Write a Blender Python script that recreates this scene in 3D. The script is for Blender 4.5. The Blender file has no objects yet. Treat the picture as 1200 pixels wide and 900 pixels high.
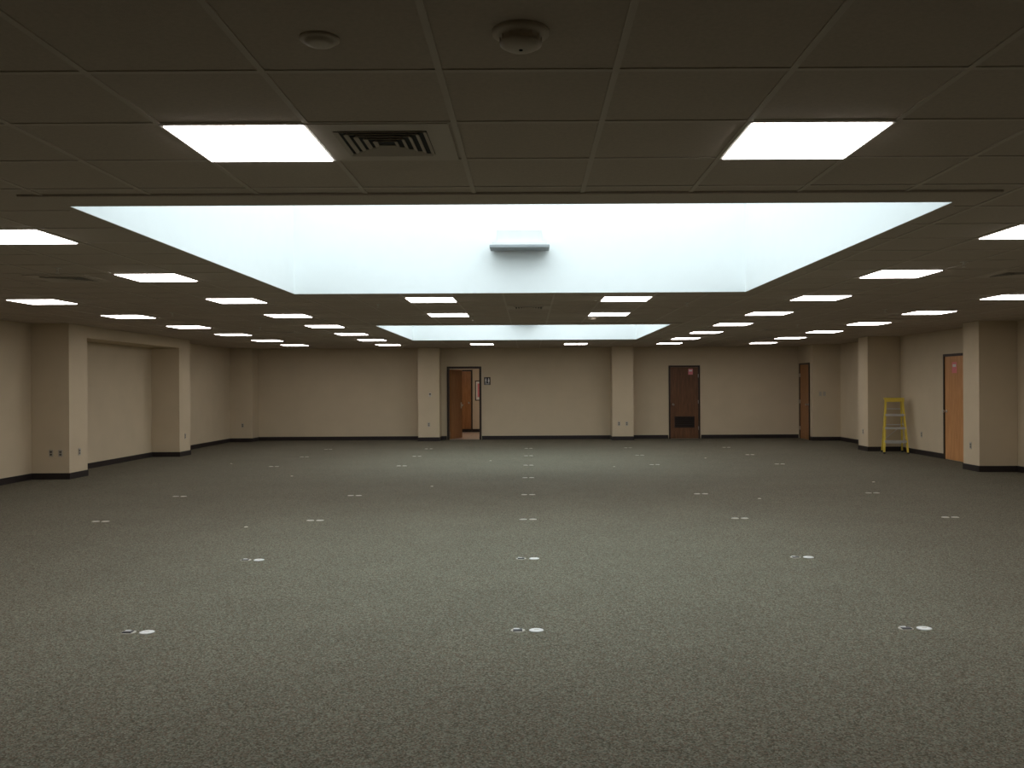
import bpy, bmesh, math, random
from mathutils import Matrix, Vector
random.seed(3)
scene = bpy.context.scene
scene.view_settings.view_transform = 'Standard'
scene.view_settings.look = 'None'

# ------------------------------------------------------------ materials
def new_mat(name):
    m = bpy.data.materials.new(name); m.use_nodes = True
    nt = m.node_tree; b = nt.nodes['Principled BSDF']
    return m, nt, b

def simple(name, col, rough=0.6, metal=0.0, var=0.06, scale=6.0, bump=0.0, bscale=200.0, spec=0.3):
    m, nt, b = new_mat(name)
    tc = nt.nodes.new('ShaderNodeTexCoord')
    n = nt.nodes.new('ShaderNodeTexNoise'); n.inputs['Scale'].default_value = scale; n.inputs['Detail'].default_value = 3
    nt.links.new(tc.outputs['Object'], n.inputs['Vector'])
    r = nt.nodes.new('ShaderNodeValToRGB')
    r.color_ramp.elements[0].position = 0.3; r.color_ramp.elements[1].position = 0.7
    r.color_ramp.elements[0].color = [max(0, c*(1-var)) for c in col]+[1]
    r.color_ramp.elements[1].color = [min(1, c*(1+var)) for c in col]+[1]
    nt.links.new(n.outputs['Fac'], r.inputs['Fac']); nt.links.new(r.outputs['Color'], b.inputs['Base Color'])
    b.inputs['Roughness'].default_value = rough; b.inputs['Metallic'].default_value = metal
    b.inputs['Specular IOR Level'].default_value = spec
    if bump > 0:
        n2 = nt.nodes.new('ShaderNodeTexNoise'); n2.inputs['Scale'].default_value = bscale
        nt.links.new(tc.outputs['Object'], n2.inputs['Vector'])
        bp = nt.nodes.new('ShaderNodeBump'); bp.inputs['Strength'].default_value = bump; bp.inputs['Distance'].default_value = 0.002
        nt.links.new(n2.outputs['Fac'], bp.inputs['Height']); nt.links.new(bp.outputs['Normal'], b.inputs['Normal'])
    return m

def emit(name, col, s):
    m = bpy.data.materials.new(name); m.use_nodes = True; nt = m.node_tree
    nt.nodes.remove(nt.nodes['Principled BSDF'])
    e = nt.nodes.new('ShaderNodeEmission'); e.inputs['Color'].default_value = (*col, 1); e.inputs['Strength'].default_value = s
    nt.links.new(e.outputs['Emission'], nt.nodes['Material Output'].inputs['Surface'])
    return m

def wood(name, dark, light, rough=0.4):
    m, nt, b = new_mat(name)
    tc = nt.nodes.new('ShaderNodeTexCoord'); mp = nt.nodes.new('ShaderNodeMapping')
    mp.inputs['Scale'].default_value = (9, 9, 0.9)
    n = nt.nodes.new('ShaderNodeTexNoise'); n.inputs['Scale'].default_value = 3; n.inputs['Detail'].default_value = 8
    n.inputs['Distortion'].default_value = 0.6
    nt.links.new(tc.outputs['Object'], mp.inputs['Vector']); nt.links.new(mp.outputs['Vector'], n.inputs['Vector'])
    r = nt.nodes.new('ShaderNodeValToRGB'); r.color_ramp.elements[0].position = .3; r.color_ramp.elements[1].position = .7
    r.color_ramp.elements[0].color = (*dark, 1); r.color_ramp.elements[1].color = (*light, 1)
    nt.links.new(n.outputs['Fac'], r.inputs['Fac']); nt.links.new(r.outputs['Color'], b.inputs['Base Color'])
    b.inputs['Roughness'].default_value = rough; b.inputs['Specular IOR Level'].default_value = .3
    return m

def carpet_mat():
    m, nt, b = new_mat('carpet')
    tc = nt.nodes.new('ShaderNodeTexCoord')
    v = nt.nodes.new('ShaderNodeTexVoronoi'); v.inputs['Scale'].default_value = 125
    nt.links.new(tc.outputs['Object'], v.inputs['Vector'])
    sep = nt.nodes.new('ShaderNodeSeparateColor'); nt.links.new(v.outputs['Color'], sep.inputs['Color'])
    r = nt.nodes.new('ShaderNodeValToRGB'); cr = r.color_ramp; cr.interpolation = 'CONSTANT'
    cr.elements[0].position = 0; cr.elements[0].color = (.080, .070, .048, 1)
    cr.elements[1].position = .25; cr.elements[1].color = (.150, .141, .102, 1)
    for p, c in [(.5, (.140, .108, .076, 1)), (.68, (.195, .184, .142, 1)), (.86, (.112, .118, .088, 1))]:
        e = cr.elements.new(p); e.color = c
    nt.links.new(sep.outputs['Red'], r.inputs['Fac'])
    n = nt.nodes.new('ShaderNodeTexNoise'); n.inputs['Scale'].default_value = 1.3; n.inputs['Detail'].default_value = 6
    nt.links.new(tc.outputs['Object'], n.inputs['Vector'])
    r2 = nt.nodes.new('ShaderNodeValToRGB'); r2.color_ramp.elements[0].position = .3; r2.color_ramp.elements[1].position = .7
    r2.color_ramp.elements[0].color = (.90, .90, .90, 1); r2.color_ramp.elements[1].color = (1, 1, 1, 1)
    nt.links.new(n.outputs['Fac'], r2.inputs['Fac'])
    mx = nt.nodes.new('ShaderNodeMix'); mx.data_type = 'RGBA'; mx.blend_type = 'MULTIPLY'; mx.inputs['Factor'].default_value = 1
    nt.links.new(r.outputs['Color'], mx.inputs['A']); nt.links.new(r2.outputs['Color'], mx.inputs['B'])
    # medium mottling of the loop pile
    n3 = nt.nodes.new('ShaderNodeTexNoise'); n3.inputs['Scale'].default_value = 28; n3.inputs['Detail'].default_value = 4
    nt.links.new(tc.outputs['Object'], n3.inputs['Vector'])
    r3 = nt.nodes.new('ShaderNodeValToRGB'); r3.color_ramp.elements[0].position = .35; r3.color_ramp.elements[1].position = .65
    r3.color_ramp.elements[0].color = (.86, .86, .84, 1); r3.color_ramp.elements[1].color = (1.0, 1.0, 1.0, 1)
    nt.links.new(n3.outputs['Fac'], r3.inputs['Fac'])
    mx2 = nt.nodes.new('ShaderNodeMix'); mx2.data_type = 'RGBA'; mx2.blend_type = 'MULTIPLY'; mx2.inputs['Factor'].default_value = 1
    nt.links.new(mx.outputs['Result'], mx2.inputs['A']); nt.links.new(r3.outputs['Color'], mx2.inputs['B'])
    nt.links.new(mx2.outputs['Result'], b.inputs['Base Color'])
    b.inputs['Roughness'].default_value = .95; b.inputs['Specular IOR Level'].default_value = .15
    bp = nt.nodes.new('ShaderNodeBump'); bp.inputs['Strength'].default_value = .5; bp.inputs['Distance'].default_value = .003
    nt.links.new(v.outputs['Distance'], bp.inputs['Height']); nt.links.new(bp.outputs['Normal'], b.inputs['Normal'])
    return m

def tile_floor_mat():
    m, nt, b = new_mat('corridor_tile')
    tc = nt.nodes.new('ShaderNodeTexCoord')
    br = nt.nodes.new('ShaderNodeTexBrick'); br.offset = 0
    br.inputs['Scale'].default_value = 1; br.inputs['Brick Width'].default_value = .3; br.inputs['Row Height'].default_value = .3
    br.inputs['Mortar Size'].default_value = .006
    br.inputs['Color1'].default_value = (.60, .46, .36, 1); br.inputs['Color2'].default_value = (.55, .42, .33, 1)
    br.inputs['Mortar'].default_value = (.3, .22, .17, 1)
    nt.links.new(tc.outputs['Object'], br.inputs['Vector']); nt.links.new(br.outputs['Color'], b.inputs['Base Color'])
    b.inputs['Roughness'].default_value = .3
    return m

M = {}
M['wall'] = simple('wall_paint', (.555, .465, .325), .8, bump=.25, bscale=160, var=.03, scale=2)
M['ceil'] = simple('ceiling_tile', (.46, .395, .325), .95, bump=.5, bscale=260, var=.05, scale=60)
M['tee'] = simple('ceiling_tee_metal', (.50, .44, .37), .6, var=.02)
M['carpet'] = carpet_mat()
M['base'] = simple('baseboard_rubber', (.022, .017, .016), .5, var=.1)
M['well'] = simple('skylight_well_paint', (.86, .885, .885), .9, var=.008)
M['sky'] = emit('skylight_glazing', (.84, .96, 1.0), 3.3)
M['lamp'] = emit('troffer_lens', (1.0, .93, .90), 12.0)
M['white'] = simple('white_metal', (.7, .67, .62), .45, var=.03)
M['plastic'] = simple('ivory_plastic', (.56, .51, .42), .4, var=.03)
M['detector'] = simple('aged_plastic', (.48, .42, .34), .5, var=.03)
M['whiteplastic'] = simple('white_plastic', (.72, .72, .70), .4, var=.03)
M['coverwhite'] = simple('outlet_cover_white', (.60, .59, .57), .5, var=.06, scale=40)
M['grey'] = simple('grey_metal', (.30, .32, .33), .5, var=.04)
M['dark'] = simple('dark_tip_and_shade', (.02, .02, .02), .8)
M['black'] = simple('black_plastic', (.02, .02, .022), .4)
M['wood_d'] = wood('dark_walnut_veneer', (.095, .042, .018), (.16, .075, .034))
M['wood_l'] = wood('oak_veneer', (.50, .235, .085), (.62, .32, .135))
M['wood_m'] = wood('cherry_veneer', (.26, .115, .042), (.36, .17, .066))
M['frame'] = simple('door_frame_paint', (.035, .022, .016), .4)
M['steel'] = simple('brushed_steel', (.6, .58, .54), .3, metal=.9, var=.03)
M['brass'] = simple('aluminium_plate', (.42, .39, .33), .45, metal=.4, var=.03)
M['pink'] = simple('pink_paper', (.75, .25, .27), .8, var=.03)
M['paper'] = simple('white_paper', (.8, .78, .74), .8, var=.02)
M['yellow'] = simple('yellow_fibreglass', (.70, .53, .07), .4, var=.06)
M['alu'] = simple('aluminium', (.62, .62, .6), .35, metal=.8, var=.04)
M['ctile'] = tile_floor_mat()
M['corr'] = simple('corridor_paint', (.62, .52, .39), .8, var=.03)
M['corr_l'] = emit('corridor_lamp', (1, .90, .76), 8)

# ------------------------------------------------------------ mesh builder
class B:
    def __init__(s, name):
        s.name = name; s.bm = bmesh.new(); s.mats = []
    def mi(s, k):
        if k not in s.mats: s.mats.append(k)
        return s.mats.index(k)
    def box(s, x0, x1, y0, y1, z0, z1, mat, bevel=0, rot=None):
        r = bmesh.ops.create_cube(s.bm, size=1)
        vs = r['verts']
        c = Vector(((x0+x1)/2, (y0+y1)/2, (z0+z1)/2))
        for v in vs:
            p = Vector((v.co.x*(x1-x0), v.co.y*(y1-y0), v.co.z*(z1-z0)))
            if rot is not None: p = rot @ p
            v.co = p + c
        fs = set(f for v in vs for f in v.link_faces)
        i = s.mi(mat)
        for f in fs: f.material_index = i
        if bevel:
            es = list(set(e for f in fs for e in f.edges))
            rr = bmesh.ops.bevel(s.bm, geom=es, offset=bevel, segments=2, affect='EDGES', profile=.6)
            for f in rr['faces']: f.material_index = i
        return s
    def lathe(s, prof, mat, cx=0, cy=0, n=32, cz=0, sx=1, sy=1, axis='Z'):
        i = s.mi(mat); rings = []
        for r, z in prof:
            ring = []
            for k in range(n):
                a = 2*math.pi*k/n
                u, v = r*math.cos(a)*sx, r*math.sin(a)*sy
                p = (cx+u, cy+v, cz+z) if axis == 'Z' else (cx+u, cy-z, cz+v)
                ring.append(s.bm.verts.new(p))
            rings.append(ring)
        for a, b in zip(rings, rings[1:]):
            for k in range(n):
                f = s.bm.faces.new((a[k], a[(k+1) % n], b[(k+1) % n], b[k])); f.material_index = i; f.smooth = True
        for ring in (rings[0], rings[-1]):
            f = s.bm.faces.new(ring); f.material_index = i
        return s
    def beam(s, p, q, w, d, mat, up=Vector((0, 1, 0))):
        p = Vector(p); q = Vector(q); z = (q-p).normalized(); x = up.cross(z).normalized(); y = z.cross(x)
        i = s.mi(mat); vs = []
        for c in (p, q):
            for a, b in ((-1, -1), (1, -1), (1, 1), (-1, 1)):
                vs.append(s.bm.verts.new(c+x*a*w/2+y*b*d/2))
        for idx in ((3, 2, 1, 0), (4, 5, 6, 7), (0, 1, 5, 4), (1, 2, 6, 5), (2, 3, 7, 6), (3, 0, 4, 7)):
            f = s.bm.faces.new([vs[k] for k in idx]); f.material_index = i
        return s
    def done(s, loc=(0, 0, 0), rz=0):
        bmesh.ops.recalc_face_normals(s.bm, faces=s.bm.faces)
        me = bpy.data.meshes.new(s.name); s.bm.to_mesh(me); s.bm.free()
        for k in s.mats: me.materials.append(M[k])
        s.me = me
        return inst(s.name, me, loc, rz)

def inst(name, me, loc, rz=0):
    o = bpy.data.objects.new(name, me); scene.collection.objects.link(o)
    o.location = loc; o.rotation_euler = (0, 0, rz)
    return o

# ------------------------------------------------------------ room dimensions (metres)
CZ = 2.63
XL, XR = -8.40, 8.50
YN, YB = -3.0, 26.0
T = .15
SKY = [(-2.72, 2.52, 5.37, 10.50), (-2.72, 2.52, 16.05, 21.25)]

B('floor').box(XL-T, XR+T, YN-T, YB+T, -.12, 0, 'carpet').done()
c = B('ceiling')
ys = [YN-T, SKY[0][2], SKY[0][3], SKY[1][2], SKY[1][3], YB+T]
for i in range(5):
    if i in (1, 3):
        c.box(XL-T, -2.72, ys[i], ys[i+1], CZ, CZ+.1, 'ceil'); c.box(2.52, XR+T, ys[i], ys[i+1], CZ, CZ+.1, 'ceil')
    else:
        c.box(XL-T, XR+T, ys[i], ys[i+1], CZ, CZ+.1, 'ceil')
c.done()
g = B('trim_ceiling_grid'); W = .012; tz0, tz1 = CZ-.005, CZ+.001
def clip(a0, a1, holes):
    segs = [(a0, a1)]
    for h0, h1 in holes:
        out = []
        for s0, s1 in segs:
            if h1 <= s0 or h0 >= s1: out.append((s0, s1)); continue
            if s0 < h0: out.append((s0, h0))
            if h1 < s1: out.append((h1, s1))
        segs = out
    return segs
x = -.305-.61*13
while x < XR:
    if x > XL:
        hs = [(a[2]-.28, a[3]+.06) for a in SKY if a[0]-.16 < x < a[1]+.16]
        for a, b in clip(YN, YB, hs): g.box(x-W, x+W, a, b, tz0, tz1, 'tee')
    x += .61
y = 4.34-.61*12
while y < YB:
    hs = [(a[0]-.06, a[1]+.06) for a in SKY if a[2]-.28 < y < a[3]+.06]
    for a, b in clip(XL, XR, hs): g.box(a, b, y-W, y+W, tz0+.001, tz1, 'tee')
    y += .61
g.done()

# walls
B('wall_left').box(XL-T, XL, YN, YB, 0, CZ, 'wall').done()
B('wall_right').box(XR, XR+T, YN, YB, 0, CZ, 'wall').done()
B('wall_front').box(XL-T, XR+T, YN-T, YN, 0, CZ, 'wall').done()
DX0, DX1, DH = -2.31, -1.42, 2.07
B('wall_back').box(XL-T, DX0, YB, YB+T, 0, CZ, 'wall').box(DX1, XR+T, YB, YB+T, 0, CZ, 'wall').box(DX0, DX1, YB, YB+T, DH, CZ, 'wall').done()
B('wall_right_return').box(7.74, XR, 24.7, YB, 0, CZ, 'wall').done()
B('wall_left_bulkhead').box(XL, -7.78, 15.89, 20.12, CZ-.21, CZ, 'wall').done()

cols = [(XL, -7.76, 15.26, 15.89), (XL, -7.78, 20.12, 20.77), (XL, -7.78, 25.4, YB),
        (-3.12, -2.52, 25.4, YB), (2.33, 2.93, 25.4, YB),
        (7.75, XR, 20.7, 21.3), (7.83, XR, 15.74, 16.32)]
for a in cols:
    B('column').box(*a, 0, CZ, 'wall', bevel=.006).done()

BH, BT = .105, .012
def bb_y(b, x, side, y0, y1):
    b.box(min(x, x+side*BT), max(x, x+side*BT), y0, y1, 0, BH, 'base')
def bb_x(b, y, x0, x1): b.box(x0, x1, y-BT, y, 0, BH, 'base')
bl = B('baseboard_left')
for y0, y1 in ((YN, 15.26), (15.89, 20.12), (20.77, 25.4)): bb_y(bl, XL, 1, y0, y1)
for cc in cols[:3]:
    bb_y(bl, cc[1], 1, cc[2]-BT, cc[3]); bb_x(bl, cc[2], XL, cc[1])
bl.done()
bk = B('baseboard_back')
for x0, x1 in ((-7.78, -3.12), (-2.52, DX0-.06), (DX1+.06, 2.33), (2.93, 3.99), (4.94, 7.74)): bb_x(bk, YB, x0, x1)
for cc in cols[3:5]:
    bb_x(bk, cc[2], cc[0]-BT, cc[1]+BT); bb_y(bk, cc[0], -1, cc[2], YB); bb_y(bk, cc[1], 1, cc[2], YB)
bk.done()
br = B('baseboard_right')
for y0, y1 in ((YN, 15.74), (16.32, 17.58), (18.52, 20.7), (21.3, 24.7)): bb_y(br, XR, -1, y0, y1)
for cc in cols[5:]:
    bb_y(br, cc[0], -1, cc[2]-BT, cc[3]); bb_x(br, cc[2], cc[0], XR)
bb_x(br, 24.7, 7.74-BT, XR); bb_y(br, 7.74, -1, 24.7, 24.88)
br.done()

# ------------------------------------------------------------ skylights
WH = 1.7
for (x0, x1, y0, y1) in SKY:
    b = B('skylight')
    t = .06; z0 = CZ+.0; z1 = CZ+WH
    b.box(x0-t, x0, y0-t, y1+t, z0+.1, z1, 'well').box(x1, x1+t, y0-t, y1+t, z0+.1, z1, 'well')
    b.box(x0, x1, y0-t, y0, z0+.1, z1, 'well').box(x0, x1, y1, y1+t, z0+.1, z1, 'well')
    e = .001
    b.box(x0, x0+e, y0, y1, z0-.012, z0+.1, 'well').box(x1-e, x1, y0, y1, z0-.012, z0+.1, 'well')
    b.box(x0, x1, y0, y0+e, z0-.012, z0+.1, 'well').box(x0, x1, y1-e, y1, z0-.012, z0+.1, 'well')
    b.box(x0-t, x1+t, y0-t, y1+t, z1, z1+.03, 'sky')
    for k in range(1, 4):
        xx = x0+(x1-x0)*k/4; b.box(xx-.03, xx+.03, y0, y1, z1-.06, z1, 'white')
        yy = y0+(y1-y0)*k/4; b.box(x0, x1, yy-.03, yy+.03, z1-.05, z1, 'white')
    b.done()
    f = B('trim_skylight'); zt = CZ-.014
    f.box(x0-.16, x1+.16, y0-.28, y0, zt, CZ, 'ceil', bevel=.004).box(x0-.06, x1+.06, y1, y1+.06, zt, CZ, 'ceil')
    f.box(x0-.06, x0, y0, y1, zt, CZ, 'ceil').box(x1, x1+.06, y0, y1, zt, CZ, 'ceil')
    f.done()
    cx = (x0+x1)/2
    h = B('skylight_uplight')
    h.box(cx-.34, cx+.34, y1-.30, y1-.02, 3.10, 3.135, 'grey', bevel=.008)
    h.box(cx-.31, cx+.31, y1-.27, y1-.004, 3.135, 3.17, 'whiteplastic', bevel=.006)
    h.box(cx-.26, cx+.26, y1-.22, y1-.004, 3.17, 3.32, 'whiteplastic', bevel=.012)
    h.box(cx-.08, cx+.08, y1-.12, y1-.001, 3.32, 3.36, 'whiteplastic', bevel=.006)
    h.done()

# ------------------------------------------------------------ recessed troffers
t = B('recessed_ceiling_light'); hw = .303; bd = .014
t.box(-hw, hw, -hw, -hw+bd, -.008, .0, 'white').box(-hw, hw, hw-bd, hw, -.008, 0, 'white')
t.box(-hw, -hw+bd, -hw+bd, hw-bd, -.008, 0, 'white').box(hw-bd, hw, -hw+bd, hw-bd, -.008, 0, 'white')
t.box(-hw+bd, hw-bd, -hw+bd, hw-bd, -.013, -.001, 'lamp', bevel=.003)
me = None
for k in range(9):
    yy = 3.73+.305+2.44*k
    for xx in (-6.1, -3.66, -1.22, 1.22, 3.66, 6.1):
        if abs(xx) < 2 and k in (1, 2, 5, 6, 7): continue
        if me is None: o = t.done((xx, yy, CZ)); me = o.data
        else: inst('recessed_ceiling_light', me, (xx, yy, CZ))

# ------------------------------------------------------------ air diffusers
d = B('ceiling_air_vent')
for a in ((-.30, .30, -.30, -.2), (-.30, .30, .2, .30), (-.30, -.2, -.2, .2), (.2, .30, -.2, .2)):
    d.box(*a, -.007, 0, 'tee')
d.box(-.2, .2, -.2, .2, -.002, -.0005, 'dark')  # flat dark sheet: shade of the duct opening put into the colour
for i in range(5):
    r = .190-.036*i; w = .018; zz = -.010
    for sx in (-1, 1):
        d.box(sx*r-w/2, sx*r+w/2, -r, r, zz, zz+.003, 'tee', rot=Matrix.Rotation(sx*.45, 3, 'Y'))
        d.box(-r, r, sx*r-w/2, sx*r+w/2, zz, zz+.003, 'tee', rot=Matrix.Rotation(-sx*.45, 3, 'X'))
o = d.done((-.63, 4.035, CZ)); dm = o.data
for p in ((-4.57, 9.0), (4.88, 9.0), (-.0, 12.57), (-4.88, 18.0), (4.88, 18.0)):
    inst('ceiling_air_vent', dm, (p[0], p[1], CZ))

s = B('smoke_detector')
s.lathe([(.088, 0), (.088, -.012), (.075, -.016), (.062, -.020), (.060, -.034), (.066, -.037), (.064, -.044), (.045, -.055), (.018, -.058)], 'detector', n=40)
for k in range(12):
    a = k*math.pi/6
    s.box(.061*math.cos(a)-.004, .061*math.cos(a)+.004, .061*math.sin(a)-.004, .061*math.sin(a)+.004, -.036, -.020, 'detector')
s.lathe([(.006, -.058), (.006, -.0605), (.003, -.061)], 'dark', n=12)
o = s.done((-.02, 2.78, CZ)); sm = o.data
inst('smoke_detector', sm, (1.0, 14.3, CZ))
s = B('ceiling_speaker')
s.lathe([(.062, 0), (.062, -.006), (.056, -.010), (.046, -.011), (.044, -.018), (.028, -.021), (.004, -.022)], 'detector', n=36)
s.done((-.65, 2.83, CZ))

s = B('sprinkler_head')
s.lathe([(.035, 0), (.035, -.003), (.012, -.006), (.010, -.02), (.006, -.022)], 'steel', n=20)
s.beam((-.010, 0, -.02), (-.004, 0, -.045), .003, .004, 'steel'); s.beam((.010, 0, -.02), (.004, 0, -.045), .003, .004, 'steel')
s.lathe([(.004, -.044), (.020, -.046), (.020, -.048), (.004, -.049)], 'steel', n=20)
o = s.done((-4.27, 8.2, CZ)); sp = o.data
for p in ((3.9, 8.1), (-2.0, 12.0), (2.1, 12.0), (-5.2, 13.2), (5.2, 13.2), (-4.9, 16.5), (4.9, 16.5), (0.3, 15.2), (-.9, 14.5)):
    inst('sprinkler_head', sp, (p[0], p[1], CZ))

# ------------------------------------------------------------ floor boxes (pairs of round cover plates)
f = B('floor_outlet_cover')
f.lathe([(.046, 0), (.046, .003), (.040, .005), (.026, .006), (.004, .006)], 'coverwhite', cx=.058, n=28)
f.box(.044, .074, -.003, .003, .0055, .0075, 'plastic')
f.lathe([(.046, 0), (.046, .003), (.040, .004), (.004, .004)], 'brass', cx=-.058, n=28)
f.box(-.088, -.03, -.030, .004, .004, .009, 'black'); f.box(-.085, -.052, .006, .028, .004, .009, 'coverwhite')
f.box(-.046, -.032, .006, .028, .004, .008, 'black')
f2 = B('floor_outlet_cover')
for sx in (-1, 1):
    f2.lathe([(.044, 0), (.044, .003), (.038, .005), (.004, .005)], 'brass', cx=sx*.056, n=28)
    f2.box(sx*.056-.03, sx*.056+.03, -.022, .0, .005, .007, 'plastic'); f2.box(sx*.056-.03, sx*.056+.03, .006, .02, .005, .007, 'grey')
fm = fm2 = None
for k in range(8):
    yy = 5.69+2.36*k
    for xx in (-4.94, -2.47, -.02, 2.42, 4.84):
        if k == 4 and abs(xx) > 1: continue
        if k < 2:
            if fm is None: fm = f.done((xx, yy, 0)).data
            else: inst('floor_outlet_cover', fm, (xx, yy, 0))
        else:
            if fm2 is None: fm2 = f2.done((xx, yy, 0)).data
            else: inst('floor_outlet_cover', fm2, (xx, yy, 0))
s = B('floor_screw_cap'); s.lathe([(.022, 0), (.022, .003), (.016, .005), (.003, .005)], 'plastic', n=20)
s1 = s.done((-3.12, 9.95, 0)).data
for p in ((-1.5, 13.9), (3.1, 12.2), (-4.1, 15.6), (1.6, 17.1), (-.8, 18.6), (5.4, 14.2), (-6.0, 18.2), (3.7, 19.0)):
    inst('floor_screw_cap', s1, (p[0], p[1], 0))

# ------------------------------------------------------------ doors (local: width x, front faces -y)
def door(name, w, h, mat, loc, rz, hinge=1, louver=False, notice=None, fr=.05, proud=.03):
    b = B(name)
    hw = w/2
    b.box(-hw, -hw+fr, -proud, 0, 0, h, 'frame', bevel=.004).box(hw-fr, hw, -proud, 0, 0, h, 'frame', bevel=.004)
    b.box(-hw+fr, hw-fr, -proud, 0, h-fr, h, 'frame', bevel=.004)
    b.box(-hw+fr+.003, hw-fr-.003, -.012, -.001, .008, h-fr-.003, mat)
    kx = -hinge*(hw-fr-.07)
    b.lathe([(.032, 0), (.032, .006), (.012, .010), (.012, .045), (.026, .052), (.030, .068), (.022, .08), (.004, .084)], 'steel', cx=kx, cy=-.012, cz=.98, n=20, axis='Y')
    for hz in (.25, 1.0, 1.75): b.box(hinge*(hw-fr)-.006, hinge*(hw-fr)+.006, -.03, -.012, hz, hz+.1, 'steel')
    if louver:
        lw = hw-fr-.13; z0 = .33; z1 = .62
        b.box(-lw, lw, -.0135, -.012, z0, z1, 'dark')  # no opening here, shade between the slats painted as a dark sheet
        b.box(-lw-.02, -lw, -.022, -.012, z0-.02, z1+.02, 'frame').box(lw, lw+.02, -.022, -.012, z0-.02, z1+.02, 'frame')
        b.box(-lw, lw, -.022, -.012, z0-.02, z0, 'frame').box(-lw, lw, -.022, -.012, z1, z1+.02, 'frame')
        for i in range(7):
            zc = z0+.022+i*.041
            b.box(-lw, lw, -.021, -.014, zc-.012, zc+.012, 'frame', rot=Matrix.Rotation(.5, 3, 'X'))
    if notice:
        nx, nz, nw, nh = notice
        b.box(nx-nw/2, nx+nw/2, -.0135, -.012, nz-nh/2, nz+nh/2, 'pink')
        b.box(nx-nw*.35, nx+nw*.35, -.0142, -.0135, nz+nh*.05, nz+nh*.3, 'paper')
    return b.done(loc, rz)
door('door_2', .90, 2.10, 'wood_d', (4.46, YB, 0), 0, hinge=1, louver=True, notice=(.18, 1.92, .13, .17))
door('door_3', .92, 2.14, 'wood_m', (7.74, 25.38, 0), -math.pi/2, hinge=-1, notice=None)
door('door_4', .92, 2.14, 'wood_l', (XR, 18.05, 0), -math.pi/2, hinge=1, notice=(.0, 1.86, .2, .22))

b = B('door_1')
b.box(DX0-.05, DX0+.01, YB-.03, YB+T+.02, 0, DH+.03, 'frame').box(DX1-.01, DX1+.05, YB-.03, YB+T+.02, 0, DH+.03, 'frame')
b.box(DX0+.01, DX1-.01, YB-.03, YB+T+.02, DH-.03, DH+.03, 'frame')
R = Matrix.Rotation(math.radians(72), 3, 'Z')
def leafbox(x0, x1, y0, y1, z0, z1, mat):
    cx, cy = (x0+x1)/2, (y0+y1)/2
    p = R @ Vector((cx, cy, 0)); hx, hy = (x1-x0)/2, (y1-y0)/2
    px, py = DX0+.05+p.x, YB+T+.03+p.y
    b.box(px-hx, px+hx, py-hy, py+hy, z0, z1, mat, rot=R)
leafbox(0, .84, 0, .04, .01, 2.02, 'wood_m')
leafbox(.74, .80, -.05, 0, .94, 1.0, 'steel')
leafbox(.73, .81, -.006, 0, .88, 1.06, 'steel')
b.done()
CX0, CX1, CY1, CH = -3.2, -.2, 30.2, 2.5
B('floor_corridor').box(CX0-.1, CX1+.1, YB+T, CY1+.1, -.12, 0, 'ctile').box(DX0, DX1, YB, YB+T, -.0, .004, 'steel').done()
B('ceiling_corridor').box(CX0-.1, CX1+.1, YB+T, CY1+.1, CH, CH+.1, 'ceil').done()
B('wall_corridor').box(CX0-.1, CX0, YB+T, CY1, 0, CH, 'corr').box(CX1, CX1+.1, YB+T, CY1, 0, CH, 'corr').box(CX0-.1, CX1+.1, CY1, CY1+.1, 0, CH, 'corr').done()
B('baseboard_corridor').box(CX0, CX1, CY1-BT, CY1, 0, BH, 'base').done()
door('door_5', .86, 2.08, 'wood_m', (-2.32, CY1, 0), 0, hinge=-1)
B('corridor_ceiling_light').box(-2.3, -1.7, 27.6, 28.8, CH-.03, CH-.001, 'white').box(-2.27, -1.73, 27.63, 28.77, CH-.034, CH-.03, 'corr_l').done()
pf = B('picture_frame')
for (x0, x1, z0, z1) in ((-1.80, -1.40, 1.05, 1.72),):
    pf.box(x0, x1, CY1-.03, CY1, z0, z1, 'frame', bevel=.005).box(x0+.03, x1-.03, CY1-.033, CY1-.03, z0+.03, z1-.03, 'paper')
    pf.box(x0+.08, x1-.08, CY1-.035, CY1-.033, z0+.12, z1-.1, 'pink')
pf.done()

s = B('restroom_sign')
s.box(-.09, .09, -.012, 0, -.11, .11, 'black', bevel=.003)
for sx in (-.04, .04):
    s.lathe([(.013, 0), (.013, .002)], 'paper', cx=sx, cy=-.012, cz=.075, n=14, axis='Y')
    s.box(sx-.018, sx+.018, -.0145, -.012, .0, .055, 'paper')
    s.box(sx-.014, sx-.003, -.0145, -.012, -.055, .0, 'paper'); s.box(sx+.003, sx+.014, -.0145, -.012, -.055, 0, 'paper')
s.box(.017, .063, -.0145, -.012, -.02, .012, 'paper')
s.box(-.06, .06, -.0145, -.012, -.09, -.075, 'paper')
s.done((-1.20, YB, 1.68))

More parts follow.
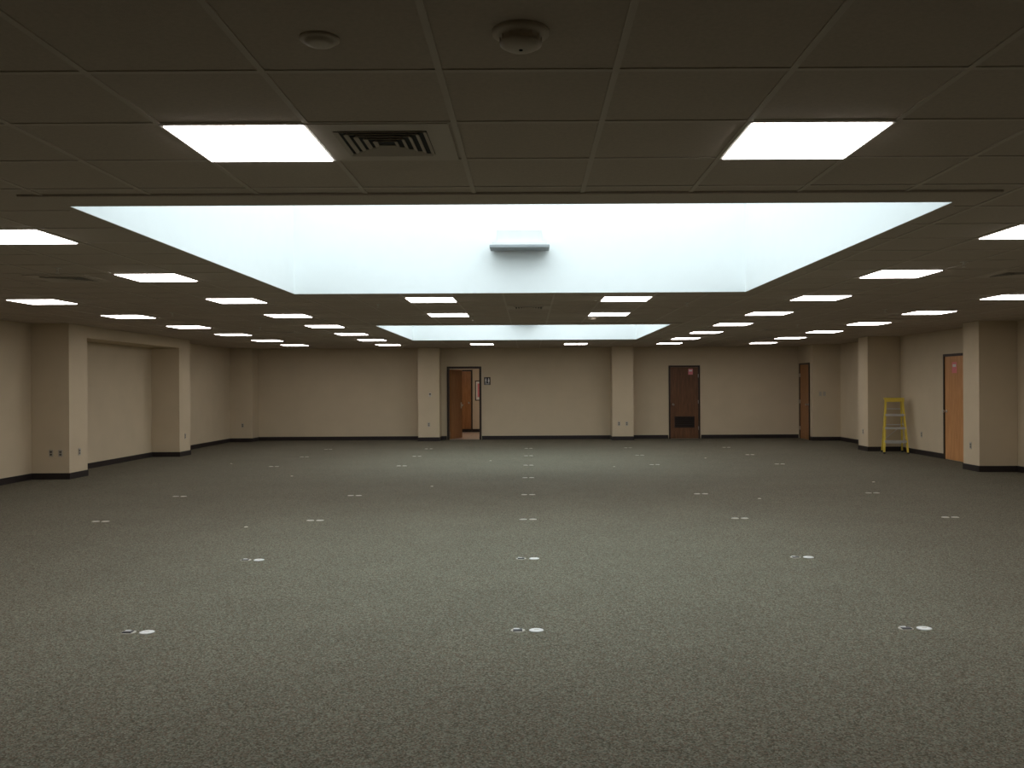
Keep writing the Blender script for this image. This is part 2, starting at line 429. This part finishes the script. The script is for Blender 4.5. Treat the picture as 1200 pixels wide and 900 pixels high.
def outlet(loc, rz, kind='wall_outlet'):
    b = B(kind)
    b.box(-.037, .037, -.006, 0, -.06, .06, 'brass', bevel=.002)
    if kind == 'wall_outlet':
        for z in (-.022, .022):
            b.box(-.017, .017, -.008, -.006, z-.014, z+.014, 'black', bevel=.002)
            b.box(-.008, -.005, -.009, -.008, z-.006, z+.006, 'plastic'); b.box(.005, .008, -.009, -.008, z-.006, z+.006, 'plastic')
    else:
        b.box(-.006, .006, -.008, -.006, -.013, .013, 'black'); b.box(-.004, .004, -.018, -.008, -.002, .009, 'whiteplastic')
    return b.done(loc, rz)
L = math.pi/2
for p in [((-8.07, 15.26, .44), 0), ((-7.91, 15.26, .44), 0), ((-7.76, 15.6, .44), L), ((-7.78, 20.45, .44), L),
          ((-2.82, 25.4, .46), 0), ((2.52, 25.4, .46), 0), ((2.74, 25.4, .46), 0), ((-8.05, 25.4, .46), 0),
          ((XR, 19.6, .44), -L), ((7.83, 16.05, .44), -L), ((7.75, 21.0, .44), -L)]:
    outlet(*p)
outlet((7.95, 24.7, 1.28), 0, 'light_switch'); outlet((8.06, 24.7, 1.28), 0, 'light_switch')
s = B('thermostat'); s.box(-.04, .04, -.03, 0, -.06, .06, 'plastic', bevel=.006).box(-.025, .025, -.032, -.03, .0, .035, 'black').box(-.02, .02, -.034, -.03, -.04, -.02, 'grey').done((-2.78, 25.4, 1.3))

# ------------------------------------------------------------ step ladder
l = B('step_ladder'); H = 1.20
def lerp(a, b, t): return tuple(a[i]+(b[i]-a[i])*t for i in range(3))
fl0, fl1 = (-.245, -.30, .02), (-.175, -.02, H); fr0, fr1 = (.245, -.30, .02), (.175, -.02, H)
rl0, rl1 = (-.215, .30, .02), (-.16, .06, H-.02); rr0, rr1 = (.215, .30, .02), (.16, .06, H-.02)
for p, q in ((fl0, fl1), (fr0, fr1)):
    l.beam(p, q, .040, .066, 'yellow')
for p, q in ((rl0, rl1), (rr0, rr1)):
    l.beam(p, q, .030, .044, 'yellow')
for p in (fl0, fr0, rl0, rr0): l.box(p[0]-.024, p[0]+.024, p[1]-.036, p[1]+.036, 0, .035, 'black', bevel=.004)
for z in (.28, .57, .86):
    t_ = (z-.02)/(H-.02); a = lerp(fl0, fl1, t_); c_ = lerp(fr0, fr1, t_)
    l.box(a[0], c_[0], a[1]-.045, a[1]+.045, z-.012, z+.012, 'alu', bevel=.003)
    l.box(a[0], c_[0], a[1]-.047, a[1]-.042, z-.036, z+.012, 'alu')
    l.beam((a[0]+.015, a[1], z-.02), (a[0]+.09, a[1], z-.012), .02, .004, 'alu')
for z in (.2, .62, .98):
    t_ = (z-.02)/(H-.04); a = lerp(rl0, rl1, t_); c_ = lerp(rr0, rr1, t_)
    l.box(a[0], c_[0], a[1]-.012, a[1]+.012, z-.012, z+.012, 'alu')
l.beam(lerp(rl0, rl1, .2), lerp(rr0, rr1, .5), .015, .004, 'alu')
for sx in (-1, 1):
    l.beam((sx*.205, -.14, .62), (sx*.19, .16, .64), .006, .018, 'alu', up=Vector((0, 0, 1)))
l.box(-.205, .205, -.10, .10, H-.012, H+.03, 'yellow', bevel=.008)
l.box(-.205, .205, -.104, -.096, H-.06, H+.02, 'yellow')
l.box(-.15, .15, -.06, .06, H+.03, H+.034, 'black')
l.done((8.15, 20.22, 0), math.radians(-14))

# ------------------------------------------------------------ world + camera
w = bpy.data.worlds.new('world'); scene.world = w; w.use_nodes = True
w.node_tree.nodes['Background'].inputs['Color'].default_value = (.6, .75, .9, 1)
w.node_tree.nodes['Background'].inputs['Strength'].default_value = .3

cam = bpy.data.cameras.new('camera'); co = bpy.data.objects.new('camera', cam); scene.collection.objects.link(co)
cam.sensor_width = 36; cam.lens = 1060/1200*36
cam.shift_x = -20/1200; cam.shift_y = 2/1200
co.matrix_world = Matrix.Translation((0, 0, 1.54)) @ Matrix.Rotation(math.pi/2, 4, 'X') @ Matrix.Rotation(-.005, 4, 'Z')
scene.camera = co
